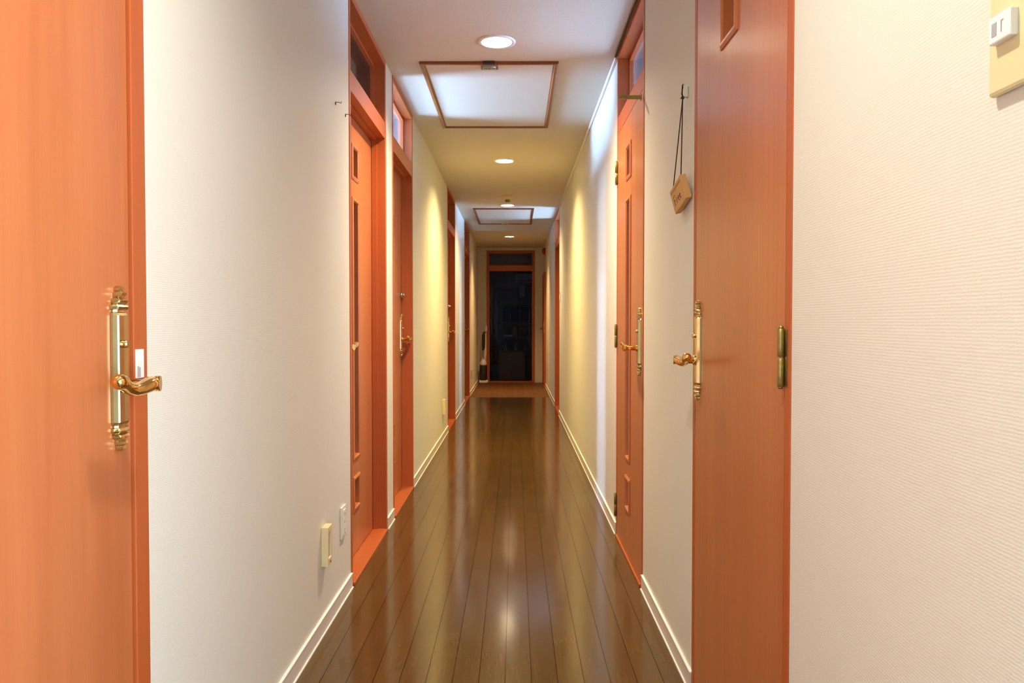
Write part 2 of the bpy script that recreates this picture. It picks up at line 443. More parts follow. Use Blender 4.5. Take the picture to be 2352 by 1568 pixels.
# low pane; then a daylight window added, unseen, behind the camera
root = thing('window_8', (XL - WT - 2.39, 4.62, 0.35), 'low daylit window in the room behind the second recessed door', 'window', kind='structure')
p = B(); box(p, XL - WT - 2.396, XL - WT - 2.388, 4.2, 5.05, 0.35, 1.45)
obj('window_pane', p, emit('daylight second', DAY, 110.0), root)
root = thing('window_6', (XR + WT, (BWIN[0] + BWIN[1]) / 2, BWIN[2]), 'tall added window, unseen, in the right wall behind the viewpoint', 'window', kind='structure')  # added to throw cool light on the near left wall
f = B(); fw = .05
for q in ((BWIN[0], BWIN[0] + fw, BWIN[2], BWIN[3]), (BWIN[1] - fw, BWIN[1], BWIN[2], BWIN[3]), (BWIN[0], BWIN[1], BWIN[2], BWIN[2] + fw), (BWIN[0], BWIN[1], BWIN[3] - fw, BWIN[3])):
    box(f, XR + .03, XR + .09, *q)
obj('window_frame', f, M['white'], root)
p = B(); box(p, XR + .06, XR + .066, BWIN[0] + fw, BWIN[1] - fw, BWIN[2] + fw, BWIN[3] - fw)
obj('window_pane', p, emit('added daylight behind the viewpoint', (0.74, 0.86, 1.0), DAY_BACK), root)

# ------------------------------------------------------------------ doors
def plate_profile():
    """half width, thickness along the ornate back plate (v from -0.137 to 0.137)"""
    half = [(0.000, .0190, .0075), (.088, .0190, .0075), (.0925, .0180, .0080), (.094, .0150, .0065), (.0965, .0150, .0060),
            (.098, .0195, .0095), (.1025, .0200, .0115), (.1055, .0185, .0095), (.107, .0150, .0070), (.1095, .0165, .0105),
            (.1130, .0160, .0120), (.1160, .0130, .0090), (.1180, .0095, .0070), (.1210, .0105, .0110), (.1250, .0100, .0125),
            (.1280, .0070, .0090), (.1300, .0080, .0095), (.1335, .0075, .0100), (.1360, .0045, .0075), (.1372, .0012, .0030)]
    return [(-v, w_, t) for v, w_, t in half[:0:-1]] + half

def handle(P, leaf, a0, z0, toward, turn=True, plate_label=None):
    """P(d, a, z): d>0 into the wall. a0 = along-wall position of the spindle, toward = +1/-1 along-wall direction to the hinge"""
    b = B(); rings = []
    zc = z0 + 0.027
    for v, hw, t in plate_profile():
        if abs(v) > .09: t *= .72
        sec = [(-1, 0), (-.97, .5), (-.84, 1.35), (-.74, 1.2), (-.68, 1.5), (0, 1.55), (.68, 1.5), (.74, 1.2), (.84, 1.35), (.97, .5), (1, 0)]
        rings.append([b.verts.new(P(-0.0005 - t * h, a0 + hw * 1.15 * s, zc + v)) for s, h in sec])
    for i in range(len(rings) - 1):
        for k in range(10):
            f = b.faces.new((rings[i][k], rings[i][k + 1], rings[i + 1][k + 1], rings[i + 1][k]))
        b.faces.new((rings[i][10], rings[i][0], rings[i + 1][0], rings[i + 1][10]))
    b.faces.new(rings[0]); b.faces.new(rings[-1])
    if turn:      # keyhole escutcheon above the lever
        pts = [P(-.006, a0, z0 + .068), P(-.020, a0, z0 + .068)]
        tube(b, pts, .0065, 12)
    obj('handle_plate', b, M['brass'], leaf)
    b = B()
    tube(b, [P(-.005, a0, z0), P(-.016, a0, z0), P(-.019, a0, z0)], [.0135, .0135, .010], 16)
    tube(b, [P(-.012, a0, z0), P(-.045, a0, z0), P(-.056, a0, z0 + .0005), P(-.066, a0 - toward * .004, z0 + .002), P(-.070, a0 - toward * .005, z0 + .002)],
         [.0090, .0092, .0112, .0134, .0128], 16)
    path = [(.057, -.006, .002), (.060, .008, .002), (.060, .024, .000), (.058, .041, -.003), (.056, .058, -.0035), (.055, .074, .001),
            (.056, .088, .007), (.057, .098, .011), (.057, .107, .013), (.057, .114, .014), (.057, .118, .014)]
    rr = [.0120, .0128, .0122, .0112, .0104, .0100, .0105, .0120, .0122, .0090, .002]
    tube(b, [P(-d, a0 + toward * q, z0 + h) for d, q, h in path], rr, 14)
    obj('lever_handle', b, M['lever'], leaf)

def hinge(P, leaf, a, z, L=.11, r=.0065, side=1):
    b = B()
    for k in (0, 1):
        z0 = z - L / 2 + k * (L / 2 + .0008); z1 = z0 + L / 2 - .0016
        tube(b, [P(-.008, a, z0), P(-.008, a, z0 + .001), P(-.008, a, z1 - .001), P(-.008, a, z1)], [r * .85, r, r, r * .85], 12, smooth=True)
    tube(b, [P(-.008, a, z - L / 2 - .004), P(-.008, a, z - L / 2 + .001)], [r * .6, r * .8], 12)
    tube(b, [P(-.008, a, z + L / 2 - .001), P(-.008, a, z + L / 2 + .004)], [r * .8, r * .6], 12)
    c0, c1 = P(-.0025, a + side * .004, z - L / 2 + .003), P(.001, a + side * .018, z + L / 2 - .003)
    box(b, c0[0], c1[0], c0[1], c1[1], c0[2], c1[2])
    c0, c1 = P(-.0025, a - side * .004, z - L / 2 + .003), P(.001, a - side * .014, z + L / 2 - .003)
    box(b, c0[0], c1[0], c0[1], c1[1], c0[2], c1[2])
    obj('hinge', b, M['hinge'], leaf)

SLOTS0 = [(1.742, 1.90)]
SLOTS = [(.228, .352), (.458, 1.602), (1.716, 1.840)]
def make_door(idx, side, ab, label, recess=.07, hinge_end='far', angle=0, slots=True, pane='pane_grey', transom=True,
              ztop=ZC, fw=.028, lock=False, hinges=False, turn=True, handle_z=.957, glass_leaf=False, proud=.003, plate=True, slot_center=None, slot_list=SLOTS, slot_mat='slot_pane'):
    a0, a1 = ab
    if side in (-1, 1):
        face = XL if side < 0 else XR
        P = lambda d, a, z: (face + side * d, a, z)
        base = (face + side * .05, (a0 + a1) / 2, 0)
    else:
        P = lambda d, a, z: (a, YE + d, z)
        base = ((a0 + a1) / 2, YE + .05, 0)
    def pb(bm, d0, d1, q0, q1, z0, z1, bev=0, mi=0):
        c0, c1 = P(d0, q0, z0), P(d1, q1, z1)
        box(bm, c0[0], c1[0], c0[1], c1[1], c0[2], c1[2], bev, mi)
    root = thing('door_%d' % idx, base, label, 'door', kind='structure')
    LZ = 1.985 if transom else ztop - fw
    BZ = 2.068
    b = B()
    D = WT + .01
    pb(b, -proud, D, a0, a0 + fw, 0, ztop, .002); pb(b, -proud, D, a1 - fw, a1, 0, ztop, .002)
    pb(b, -proud, D, a0 + fw, a1 - fw, ztop - fw, ztop, .0015)
    if transom:
        pb(b, -proud + .001, D, a0 + fw, a1 - fw, LZ, BZ, .002)
    st = .011
    # door stops (behind the leaf for flush doors, in front for recessed ones)
    s0, s1 = (recess + .037, recess + .055) if recess < .03 else (recess - .028, recess - .002)
    pb(b, s0, s1, a0 + fw, a0 + fw + st, .012, LZ); pb(b, s0, s1, a1 - fw - st, a1 - fw, .012, LZ)
    pb(b, s0, s1, a0 + fw + st, a1 - fw - st, LZ - st, LZ)
    if transom:
        pd = .070
        for q in ((a0 + fw, a0 + fw + .012, BZ, ztop - fw), (a1 - fw - .012, a1 - fw, BZ, ztop - fw),
                  (a0 + fw + .012, a1 - fw - .012, BZ, BZ + .012), (a0 + fw + .012, a1 - fw - .012, ztop - fw - .012, ztop - fw)):
            pb(b, pd - .018, pd, *q)
    obj('door_frame', b, M['frame'], root)
    if transom:
        b = B(); pb(b, pd, pd + .005, a0 + fw + .002, a1 - fw - .002, BZ + .002, ztop - fw - .002)
        tag(obj('transom_pane', b, M[pane], root), 'glass transom pane')
    b = B(); pb(b, -.010 if side else -.004, D, a0 + fw, a1 - fw, 0, .012, .002); obj('threshold', b, M['frame'], root)
    # leaf
    g = .003
    l0, l1, z0, z1 = a0 + fw + g, a1 - fw - g, .016, LZ - g
    T = .035
    ha = l1 if hinge_end == 'far' else l0
    hp = P(recess, ha, 0)
    tow = 1 if hinge_end == 'far' else -1
    cc = slot_center if slot_center else (l0 + l1) / 2
    sw = .055
    b = B()
    if glass_leaf:
        k = .010
        pb(b, recess, recess + T, l0, l0 + k, z0, z1, .002); pb(b, recess, recess + T, l1 - k, l1, z0, z1, .002)
        pb(b, recess, recess + T, l0 + k, l1 - k, z0, z0 + k, .002); pb(b, recess, recess + T, l0 + k, l1 - k, z1 - k, z1, .002)
    elif slots:
        pb(b, recess, recess + T, l0, cc - sw, z0, z1); pb(b, recess, recess + T, cc + sw, l1, z0, z1)
        zz = z0
        for s0_, s1_ in slot_list:
            pb(b, recess, recess + T, cc - sw, cc + sw, zz, s0_); zz = s1_
        pb(b, recess, recess + T, cc - sw, cc + sw, zz, z1)
        bmesh.ops.remove_doubles(b, verts=b.verts[:], dist=1e-5)
    else:
        pb(b, recess, recess + T, l0, l1, z0, z1)
    leaf = obj('door_leaf', b, M['leaf'] if not glass_leaf else M['frame'], root, origin=hp)
    PR = P
    if glass_leaf:
        b = B(); pb(b, recess + .014, recess + .020, l0 + k - .004, l1 - k + .004, z0 + k - .004, z1 - k + .004)
        tag(obj('glass_pane', b, M['pane_end'], leaf), 'clear dark glass pane')
    if slots and not glass_leaf:
        for s0_, s1_ in slot_list:
            b = B(); mw, mo = .017, .007
            # mitred moulding: outer edge low, inner edge proud, then down into the recess
            prof = [(mw, 0.0), (mw, -.003), (mw * .55, -mo), (0.003, -mo), (-.002, -.002), (-.002, .026)]
            rings = []
            for (sa, sz) in ((-1, -1), (1, -1), (1, 1), (-1, 1)):
                rings.append([b.verts.new(P(recess + d, cc + sa * (sw + e), (s0_ if sz < 0 else s1_) + sz * e)) for e, d in prof])
            for i in range(4):
                for q in range(len(prof) - 1):
                    b.faces.new((rings[i][q], rings[(i + 1) % 4][q], rings[(i + 1) % 4][q + 1], rings[i][q + 1]))
            obj('slot_moulding', b, M['leaf'], leaf)
            b = B(); pb(b, recess + .026, recess + .030, cc - sw, cc + sw, s0_, s1_)
            tag(obj('slot_pane', b, M[slot_mat], leaf), 'narrow glass pane')
    PL = lambda d, a, z: P(recess + d, a, z)
    if plate:
        hs = l0 + .042 if hinge_end == 'far' else l1 - .042
        handle(PL, leaf, hs, handle_z, tow, turn)
        if lock:
            b = B(); c = hs - tow * .0
            tube(b, [PL(0, c, 1.235), PL(-.010, c, 1.235), PL(-.012, c, 1.235)], [.0165, .0165, .013], 20)
            tube(b, [PL(-.010, c, 1.235), PL(-.024, c, 1.235), PL(-.026, c, 1.235)], [.0115, .0115, .009], 20)
            tag(obj('lock_cylinder', b, M['steel'], leaf), 'round steel lock cylinder')
    if hinges:
        for hz in (.158, .995, 1.795):
            hinge(PL, leaf, ha + tow * .002, hz, side=tow)
    leaf.rotation_euler = (0, 0, angle)
    return root, leaf, P

# left side
d1, leaf1, P1 = make_door(1, -1, LD['a'], 'large plain orange door at the left edge, brass lever in front', recess=.004, hinge_end='near', fw=.048, slots=False, handle_z=.957)
make_door(2, -1, LD['b'], 'first recessed orange door on the left, slotted panels, dark transom above', recess=.067, hinge_end='far', pane='pane_grey')
make_door(3, -1, LD['c'], 'second recessed door on the left, under a bright blue-white transom', recess=.067, hinge_end='near', pane='pane_clear', lock=True, slot_mat='slot_lit')
make_door(4, -1, LD['d'], 'third recessed door on the left, just past the far beige footlight', recess=.067, hinge_end='near', pane='pane_grey', lock=True)
make_door(5, -1, LD['e'], 'last recessed door on the left, nearest the vacuum cleaner', recess=.067, hinge_end='near', pane='pane_grey', slot_mat='slot_lit')
# right side
make_door(6, 1, RD['a'], 'near flush orange door on the right beside the hanging wooden plaque', recess=-.002, hinge_end='near', hinges=True, handle_z=.957, slot_list=SLOTS0, slot_center=1.866)
d7, leaf7, P7 = make_door(7, 1, RD['b'], 'slotted flush door on the right with brass hinges on its far edge', recess=-.002, hinge_end='far', hinges=True, pane='pane_clear', slot_mat='slot_lit')
make_door(8, 1, RD['c'], 'recessed door on the right at the end of the long blank wall', recess=.067, hinge_end='far', pane='pane_clear', slot_mat='slot_lit')
make_door(9, 1, R3, 'narrow low door on the right beside the end wall', recess=.0, hinge_end='near', transom=False, ztop=R3Z, proud=.030, slots=False)
make_door(10, 0, EX, 'glass end door with orange frame looking into a dark room', recess=.03, hinge_end='far', glass_leaf=True, pane='pane_top', plate=False, ztop=2.335, fw=.040)
b = B(); box(b, EX[0], EX[1], YE, YE + WT, 2.335, ZC); struct('wall_end.001', b, M['wall'], 'strip of end wall above the glass door', 'wall')

# sticker on the near left door frame, wrapped round its edge
b = B()
box(b, XL, XL + .0060, 1.3455, 1.372, .964, 1.014, .001, 0)
box(b, XL + .0059, XL + .0064, 1.347, 1.352, .966, .985, 0, 1)
box(b, XL + .0059, XL + .0064, 1.3535, 1.358, .966, .983, 0, 1)
fr = [c for c in d1.children if c.name.startswith('door_frame')][0]
tag(obj('frame_sticker', b, [M['white'], M['ink']], fr), 'small white sticker with grey print')

# brass stay bar sticking out of the slotted door's frame
root = thing('door_stay', (XR - .008, 3.125, 1.950), 'short brass bar sticking out from the top of the flush slotted door frame', 'door stay')
b = B(); box(b, XR - .102, XR - .008, 3.118, 3.128, 1.944, 1.958, .001); obj('bar', b, M['hinge'], root)
b = B(); box(b, XR - .012, XR - .008, 3.113, 3.133, 1.940, 1.962, .001); obj('mounting_plate', b, M['hinge'], root)

# ------------------------------------------------------------------ downlights
def lamp_proto():
    ly, pw, col, spr = LAMPS[0]
    t = thing('downlight', (LAMP_X, ly, ZC), '', 'ceiling light', 'recessed ceiling downlights')
    c = Vector((LAMP_X, ly, ZC))
    b = B()
    lathe(b, c, [(CANR + .019, -.0005), (CANR + .018, -.004), (CANR + .004, -.006), (CANR - .001, -.003), (CANR - .002, 0.0)], 48, caps=False)
    obj('trim_ring', b, M['can'], t)
    b = B(); lathe(b, c, [(CANR - .002, 0), (CANR - .006, .055), (CANR - .007, .075)], 48, caps=False); obj('reflector', b, M['can'], t)
    b = B(); lathe(b, c, [(CANR - .006, .040), (CANR * .6, .038), (.002, .037)], 48, caps=True); obj('bulb_lens', b, M['lamp'], t)
    return t
LLABEL = ['downlight overhead, nearest the viewpoint', 'large bright downlight just in front of the nearer ceiling hatch', 'downlight midway along, between the nearer hatch and the smoke detector',
          'downlight touching the near edge of the farther ceiling hatch', 'farthest downlight, in front of the glass end door']
proto = lamp_proto()
for i, (ly, pw, col, spr) in enumerate(LAMPS):
    if i == 0:
        t = proto
    else:
        t = proto.copy(); C.objects.link(t); t.location = (LAMP_X, ly, ZC)
        for ch in list(proto.children):
            c = ch.copy(); C.objects.link(c); c.parent = t
    t['label'] = LLABEL[i]
    for c in t.children:                      # each lamp glows in its own tint
        if c.name.startswith('bulb_lens'):
            c.material_slots[0].link = 'OBJECT'
            c.material_slots[0].material = emit('lamp glow tint', tuple(.45 + .55 * v for v in col), (80, 90, 90, 90, 55)[i])
for i, (ly, pw, col, spr) in enumerate(LAMPS):
    l = bpy.data.lights.new('downlight_lamp', 'AREA'); l.shape = 'DISK'; l.size = .11; l.energy = pw; l.color = col; l.spread = math.radians(spr)
    o = bpy.data.objects.new('downlight_lamp', l); C.objects.link(o); o.location = (LAMP_X, ly, ZC + .033)

# ------------------------------------------------------------------ ceiling things
def hatch(y0, y1, latch_near, label):
    x0, x1 = -.485, .220
    t = thing('ceiling_hatch', ((x0 + x1) / 2, (y0 + y1) / 2, ZC), label, 'ceiling hatch', 'ceiling hatches')
    b = B(); fw = .026; zz = (ZC - .014, ZC)
    prof = [(0, 0), (0, -.010), (.004, -.014), (.016, -.014), (.022, -.008), (.026, -.007), (.026, 0)]
    rings = []
    for (cx, cy, sx, sy) in ((x0, y0, 1, 1), (x1, y0, -1, 1), (x1, y1, -1, -1), (x0, y1, 1, -1)):
        rings.append([b.verts.new((cx + sx * e, cy + sy * e, ZC + d)) for e, d in prof])
    for i in range(4):
        for q in range(len(prof) - 1):
            b.faces.new((rings[i][q], rings[(i + 1) % 4][q], rings[(i + 1) % 4][q + 1], rings[i][q + 1]))
    obj('frame', b, M['brown'], t)
    b = B(); box(b, x0 + .025, x1 - .025, y0 + .025, y1 - .025, ZC - .005, ZC); obj('panel', b, M['ceil'], t)
    ly = y0 + .068 if latch_near else y1 - .047
    b = B(); box(b, -.176, -.086, ly - .028, ly + .028, ZC - .013, ZC - .005, .0015)
    l = obj('latch', b, M['steel'], t)
    b = B()
    for s in (-1, 1):
        pts = [(-.131 + s * .020 + .014 * math.cos(a), ly + .014 * math.sin(a), ZC - .0145) for a in [k * math.pi / 8 for k in range(17)]]
        tube(b, pts, .0022, 8)
    tube(b, [(-.165, ly - .019, ZC - .0145), (-.131, ly - .022, ZC - .0155), (-.097, ly - .019, ZC - .0145)], .0025, 8)
    obj('latch_pull', b, M['steel'], l)
    b = B(); yy = y0 - .001 if latch_near else y1 + .001
    box(b, -.163, -.102, yy - .008, yy + .010, ZC - .0155, ZC - .001, .001); obj('catch', b, M['dark'], t)
hatch(3.99, 5.305, True, 'nearer ceiling hatch, white panel in brown frame with latch at its near edge')
hatch(9.07, 10.46, False, 'farther ceiling hatch, small in view, with latch at its far edge')

t = thing('smoke_detector', (-.078, 8.20, ZC), 'round beige smoke detector in front of the farther ceiling hatch', 'smoke detector')
b = B(); lathe(b, (-.078, 8.20, ZC), [(.060, 0), (.060, -.008), (.056, -.012), (.052, -.030), (.036, -.036), (.024, -.038)], 32); obj('housing', b, M['beige'], t)
b = B(); lathe(b, (-.078, 8.20, ZC), [(.024, -.036), (.024, -.046), (.022, -.050), (.026, -.052), (.026, -.060), (.018, -.064)], 24); obj('sensor', b, M['hinge'], t)

b = B(); box(b, XR - .014, XR, 3.91, 8.96, ZC - .020, ZC - .001, .003)
tag(obj('cable_cover', b, M['cover']), 'thin white cable cover running where right wall meets ceiling', 'cable cover')
b = B(); tube(b, [(XR - .012, 2.3, ZC - .005), (XR - .013, 3.0, ZC - .006), (XR - .014, 3.5, ZC - .005), (XR - .012, 3.912, ZC - .006)], .0045, 8)
tag(obj('cable', b, M['dark']), 'dark cable along the ceiling above the flush slotted door', 'cable')

# red alarm dome near the end on the right
t = thing('fire_alarm_lamp', (XR, 13.15, 2.255), 'red fire alarm lamp high on the right wall by the end door', 'alarm lamp')
b = B(); lathe(b, (XR, 13.15, 2.255), [(.062, 0), (.062, -.012), (.055, -.016)], 28, 'X'); obj('base', b, M['red'], t)
b = B(); lathe(b, (XR, 13.15, 2.255), [(.052, -.014), (.051, -.034), (.044, -.048), (.028, -.057), (.004, -.060)], 28, 'X'); obj('dome', b, M['red'], t)

# ------------------------------------------------------------------ wall plates
def footlight(y, z, label):
    t = thing('footlight', (XL, y, z - .068), label, 'footlight', 'beige footlights low on the left wall')
    h, wd, th = .135, .062, .024
    b = B()
    y0, y1, z0, z1 = y - wd / 2, y + wd / 2, z - h / 2, z + h / 2
    fr = .011
    box(b, XL, XL + th, y0, y0 + fr, z0, z1, .0025); box(b, XL, XL + th, y1 - fr, y1, z0, z1, .0025)
    box(b, XL, XL + th, y0 + fr - .003, y1 - fr + .003, z1 - .02, z1, .0025); box(b, XL, XL + th, y0 + fr - .003, y1 - fr + .003, z0, z0 + .026, .0025)
    obj('housing', b, M['beige'], t)
    b = B(); box(b, XL, XL + th - .007, y0 + fr - .001, y1 - fr + .001, z0 + .025, z1 - .019); obj('lens', b, M['grey'], t)
    b = B(); tube(b, [(XL + th - .001, y, z0 + .013), (XL + th + .002, y, z0 + .013)], .004, 12); obj('light_sensor', b, M['carve'], t)
footlight(2.665, .299, 'nearest beige footlight low on the left wall, left of the cream outlet')
footlight(7.11, .296, 'beige footlight low on the yellow-lit left wall before the third recessed door')
footlight(11.62, .300, 'farthest footlight, low on the left wall near the vacuum cleaner')

t = thing('wall_outlet', (XL, 2.957, .245), 'cream wall outlet low on the left wall beside the first recessed door frame', 'outlet')
b = B(); box(b, XL, XL + .008, 2.920, 2.994, .245, .366, .003); obj('cover_plate', b, M['cream'], t)
b = B(); box(b, XL + .007, XL + .0105, 2.940, 2.974, .258, .353, .001); s = obj('socket_block', b, M['cover'], t)
b = B()
for z in (.276, .306, .335):
    for yy in (2.951, 2.963):
        b = B(); box(b, XL + .010, XL + .0109, yy - .001, yy + .001, z - .005, z + .005); obj('socket_slot', b, M['carve'], s)
b = B(); box(b, XL + .010, XL + .0109, 2.954, 2.960, .262, .267); obj('earth_slot', b, M['carve'], s)

t = thing('light_switch', (XR, 8.80, 1.29), 'small cream light switch on the far right wall beside the recessed door', 'light switch')
b = B(); box(b, XR - .008, XR, 8.765, 8.835, 1.288, 1.408, .003); obj('cover_plate', b, M['cream'], t)
b = B(); box(b, XR - .012, XR - .007, 8.785, 8.815, 1.318, 1.378, .001); obj('rocker', b, M['cover'], t)

# near switch plate at the right edge of the picture
t = thing('switch_panel', (XR, .793, 1.298), 'ivory switch panel cut by the upper right corner of the photo', 'switch panel')
b = B(); box(b, XR - .009, XR, .720, .836, 1.296, 1.47, .004); obj('cover_plate', b, M['ivory'], t)
b = B(); box(b, XR - .017, XR - .008, .786, .822, 1.346, 1.374, .0015); s = obj('name_switch', b, M['white'], t)
b = B(); box(b, XR - .0174, XR - .0168, .8085, .8165, 1.353, 1.3665, 0); box(b, XR - .0174, XR - .0168, .800, .8015, 1.354, 1.366, 0); box(b, XR - .0174, XR - .0168, .7975, .800, 1.3645, 1.366, 0)
obj('print', b, M['ink'], s)

# two wire hooks on the near left wall
for i, (y, lab) in enumerate(((2.881, 'small dark wire hook on the left wall, farther from the first recessed door'), (3.049, 'small dark wire hook on the left wall, right beside the first recessed door frame'))):
    b = B(); z = 1.862
    tube(b, [(XL, y, z + .004), (XL + .014, y, z + .003), (XL + .021, y, z - .001), (XL + .022, y, z + .006)], .0013, 8)
    tube(b, [(XL + .001, y, z + .004), (XL + .002, y, z - .006)], .0016, 8)
    tag(obj('wall_hook', b, M['cord'], origin=(XL, y, z)), lab, 'hook', 'wire hooks on the left wall')

# ------------------------------------------------------------------ hanging plaque
HY, HZ = 2.318, 1.722
b = B(); tube(b, [(XR, HY, HZ), (XR - .012, HY, HZ - .001), (XR - .017, HY, HZ + .004)], .0018, 8)
box(b, XR - .003, XR, HY - .005, HY + .009, HZ - .002, HZ + .030, .0005)
tag(obj('wall_hook', b, M['steel'], origin=(XR, HY, HZ)), 'small metal hook on the right wall holding the wooden plaque cord', 'hook')
PC = Vector((XR - .020, 2.325, 1.4385)); th = math.radians(10)
ea = Vector((0, -math.cos(th), math.sin(th)))          # reading direction: towards the viewer, rising
eu = Vector((0, -math.sin(th), -math.cos(th))) * -1     # up on the plaque
en = Vector((-1, 0, 0))
ph = math.radians(13)                                    # its top leans out from the wall
eu, en = eu * math.cos(ph) + en * math.sin(ph), en * math.cos(ph) - eu * math.sin(ph)
t = thing('hanging_plaque', PC, 'small tilted wooden plaque hanging by dark cord beside the near right door, carved Free', 'plaque')
PWD, PHT = .150, .072
def pq(a, u, n): return PC + ea * a + eu * u + en * n
def pbox(bm, a0, a1, u0, u1, n0, n1, bev=0):
    fs = box(bm, a0, a1, u0, u1, n0, n1, bev)
b = B(); box(b, -PWD / 2, PWD / 2, -PHT / 2, PHT / 2, -.009, .009, .002)
for v in b.verts: v.co = pq(v.co.x, v.co.y, v.co.z)
board = obj('board', b, M['plaque'], t)
b = B(); box(b, -PWD / 2 + .008, PWD / 2 - .012, .0215, .0265, .0085, .0094)
for v in b.verts: v.co = pq(v.co.x, v.co.y, v.co.z)
obj('groove', b, M['brown'], board)
b = B()
sc = .9
letters = [
    [(-.042, -.012), (-.042, .012)], [(-.044, .013), (-.036, .016), (-.026, .015)], [(-.042, .001), (-.030, .002)],       # F
    [(-.017, -.012), (-.017, .002)], [(-.017, -.002), (-.012, .003), (-.007, .002)],                                          # r
    [(.001, -.005), (.011, -.004), (.010, .001), (.005, .003), (.001, -.001), (.001, -.008), (.006, -.012), (.012, -.010)],     # e
    [(.019, -.005), (.029, -.004), (.028, .001), (.023, .003), (.019, -.001), (.019, -.008), (.024, -.012), (.031, -.010)],     # e
]
for st in letters:
    tube(b, [pq(a * 1.1, u * 1.0 - .006, .0090) for a, u in st], .0011, 6)
tag(obj('lettering', b, M['carve'], board), 'the carved word Free')
b = B()
knot = Vector((XR - .016, HY, HZ - .002))
for a in (-.052, .060):
    e = pq(a, PHT / 2 - .001, .002)
    tube(b, [e, e.lerp(knot, .5), knot], .0017, 8)
tube(b, [knot, knot + Vector((-.003, -.004, .014)), knot + Vector((-.003, -.010, .032)), knot + Vector((-.001, -.012, .036))], .0020, 8)
tube(b, [knot + Vector((0, -.002, 0)), knot + Vector((-.002, .006, .012)), knot + Vector((-.001, -.006, .030))], .0018, 8)
lathe(b, knot, [(.001, -.006), (.0045, -.003), (.005, 0), (.0045, .003), (.001, .006)], 10)
tube(b, [knot, knot + Vector((-.004, .014, .002))], .0014, 6)
obj('cord', b, M['cord'], t)

# ------------------------------------------------------------------ vacuum cleaner by the end door
VX, VY = -.555, 13.66
t = thing('upright_vacuum', (VX, VY, 0), 'white and black upright vacuum cleaner standing left of the glass end door', 'vacuum cleaner')
b = B()
box(b, VX - .075, VX + .085, VY - .06, VY + .10, .006, .055, .015); obj('floor_head', b, M['vac_white'], t)
b = B()
lathe(b, (VX + .0, VY + .02, 0), [(.050, .05), (.062, .07), (.066, .18), (.064, .30), (.060, .325)], 24); obj('dust_canister', b, M['vac_black'], t)
b = B(); lathe(b, (VX + .0, VY + .02, 0), [(.060, .322), (.064, .335), (.058, .37), (.040, .40), (.025, .43), (.018, .46)], 24)
tube(b, [(VX + .02, VY + .03, .40), (VX + .035, VY + .05, .52), (VX + .04, VY + .06, .70), (VX + .042, VY + .07, .90)], [.03, .024, .016, .013], 14); obj('upper_body', b, M['vac_white'], t)
b = B(); tube(b, [(VX + .042, VY + .07, .88), (VX + .046, VY + .06, .93), (VX + .048, VY + .055, .99), (VX + .045, VY + .08, 1.03)], [.014, .024, .020, .010], 14); obj('handle_grip', b, M['vac_white'], t)
b = B(); tube(b, [(VX - .005, VY + .0, .58), (VX + .004, VY + .0, .62), (VX + .004, VY + .0, .84), (VX + .012, VY + .01, .89), (VX + .03, VY + .03, .90)], [.014, .024, .026, .018, .010], 14)
obj('hose', b, M['vac_black'], t)
b = B(); tube(b, [(VX + .0, VY + .0, .59), (VX - .01, VY + .0, .50), (VX + .004, VY, .44), (VX + .012, VY + .01, .38)], .010, 10); obj('cord_loop', b, M['greywood'], t)
for s in (-1, 1):
    b = B(); lathe(b, (VX + s * .062 + .005, VY - .045, .034), [(.004, -.012), (.028, -.012), (.030, 0), (.028, .012), (.004, .012)], 16, 'X')
    obj('wheel', b, M['vac_white'], t)

# ------------------------------------------------------------------ dark room beyond the glass door
b = B(); xa, xb, ya, yb = -1.5, 1.6, YE + WT, 17.2; tt = .03
box(b, xa, xb, yb, yb + tt, -.06, ZC + .05); box(b, xa - tt, xa, ya, yb, -.06, ZC + .05); box(b, xb, xb + tt, ya, yb, -.06, ZC + .05)
box(b, xa, xb, ya, yb, ZC + .02, ZC + .05); box(b, xa, xb, ya, yb, -.06, -.001)
box(b, xa, XL - WT, ya, ya + .02, 0, ZC + .02); box(b, XR + WT, xb, ya, ya + .02, 0, ZC + .02)
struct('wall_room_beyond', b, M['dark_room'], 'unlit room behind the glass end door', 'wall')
root = thing('window_7', (xa, 15.6, .9), 'dim added window, unseen, lighting the dark room behind the end door', 'window', kind='structure')  # glowing pane added to faintly light the things behind the glass
p = B(); box(p, xa + .002, xa + .010, 15.0, 16.2, .9, 1.9); obj('window_pane', p, emit('added dim glow', (.55, .65, 1.0), DAY_END), root)

def open_shelf():
    t = thing('shelf_unit', (.35, 16.7, 0), 'open shelf unit at the back of the dark room behind the glass door', 'shelf')
    y0, y1, x0, x1 = 16.45, 16.80, -.29, .98
    for x in (x0, .085, .47, x1 - .03):
        b = B(); box(b, x, x + .03, y0, y1, 0, 1.44); obj('upright_panel', b, M['greywood'], t)
    for z in (0.08, .40, .74, 1.06, 1.41):
        b = B(); box(b, x0 + .03, x1 - .03, y0 + .005, y1 - .005, z, z + .028); obj('shelf_board', b, M['greywood'], t)
    b = B(); box(b, x0, x1, y1, y1 + .008, 0, 1.44); obj('back_panel', b, M['dark_room'], t)
open_shelf()
def bin_(x0, x1, z0, z1, lab):
    t = thing('storage_bin', ((x0 + x1) / 2, 16.6, z0), lab, 'storage bin', 'blue bins on the shelf unit')
    b = B(); tk = .01
    box(b, x0, x1, 16.47, 16.48, z0, z1, .003); box(b, x0, x1, 16.74, 16.75, z0, z1, .003)
    box(b, x0, x0 + tk, 16.48, 16.74, z0, z1); box(b, x1 - tk, x1, 16.48, 16.74, z0, z1); box(b, x0, x1, 16.48, 16.74, z0, z0 + tk)
    obj('body', b, M['blue'], t)
    b = B(); c = (x0 + x1) / 2; box(b, c - .012, c + .012, 16.462, 16.471, z0 + .03, z1 - .06); obj('pull_strap', b, M['carve'], t)
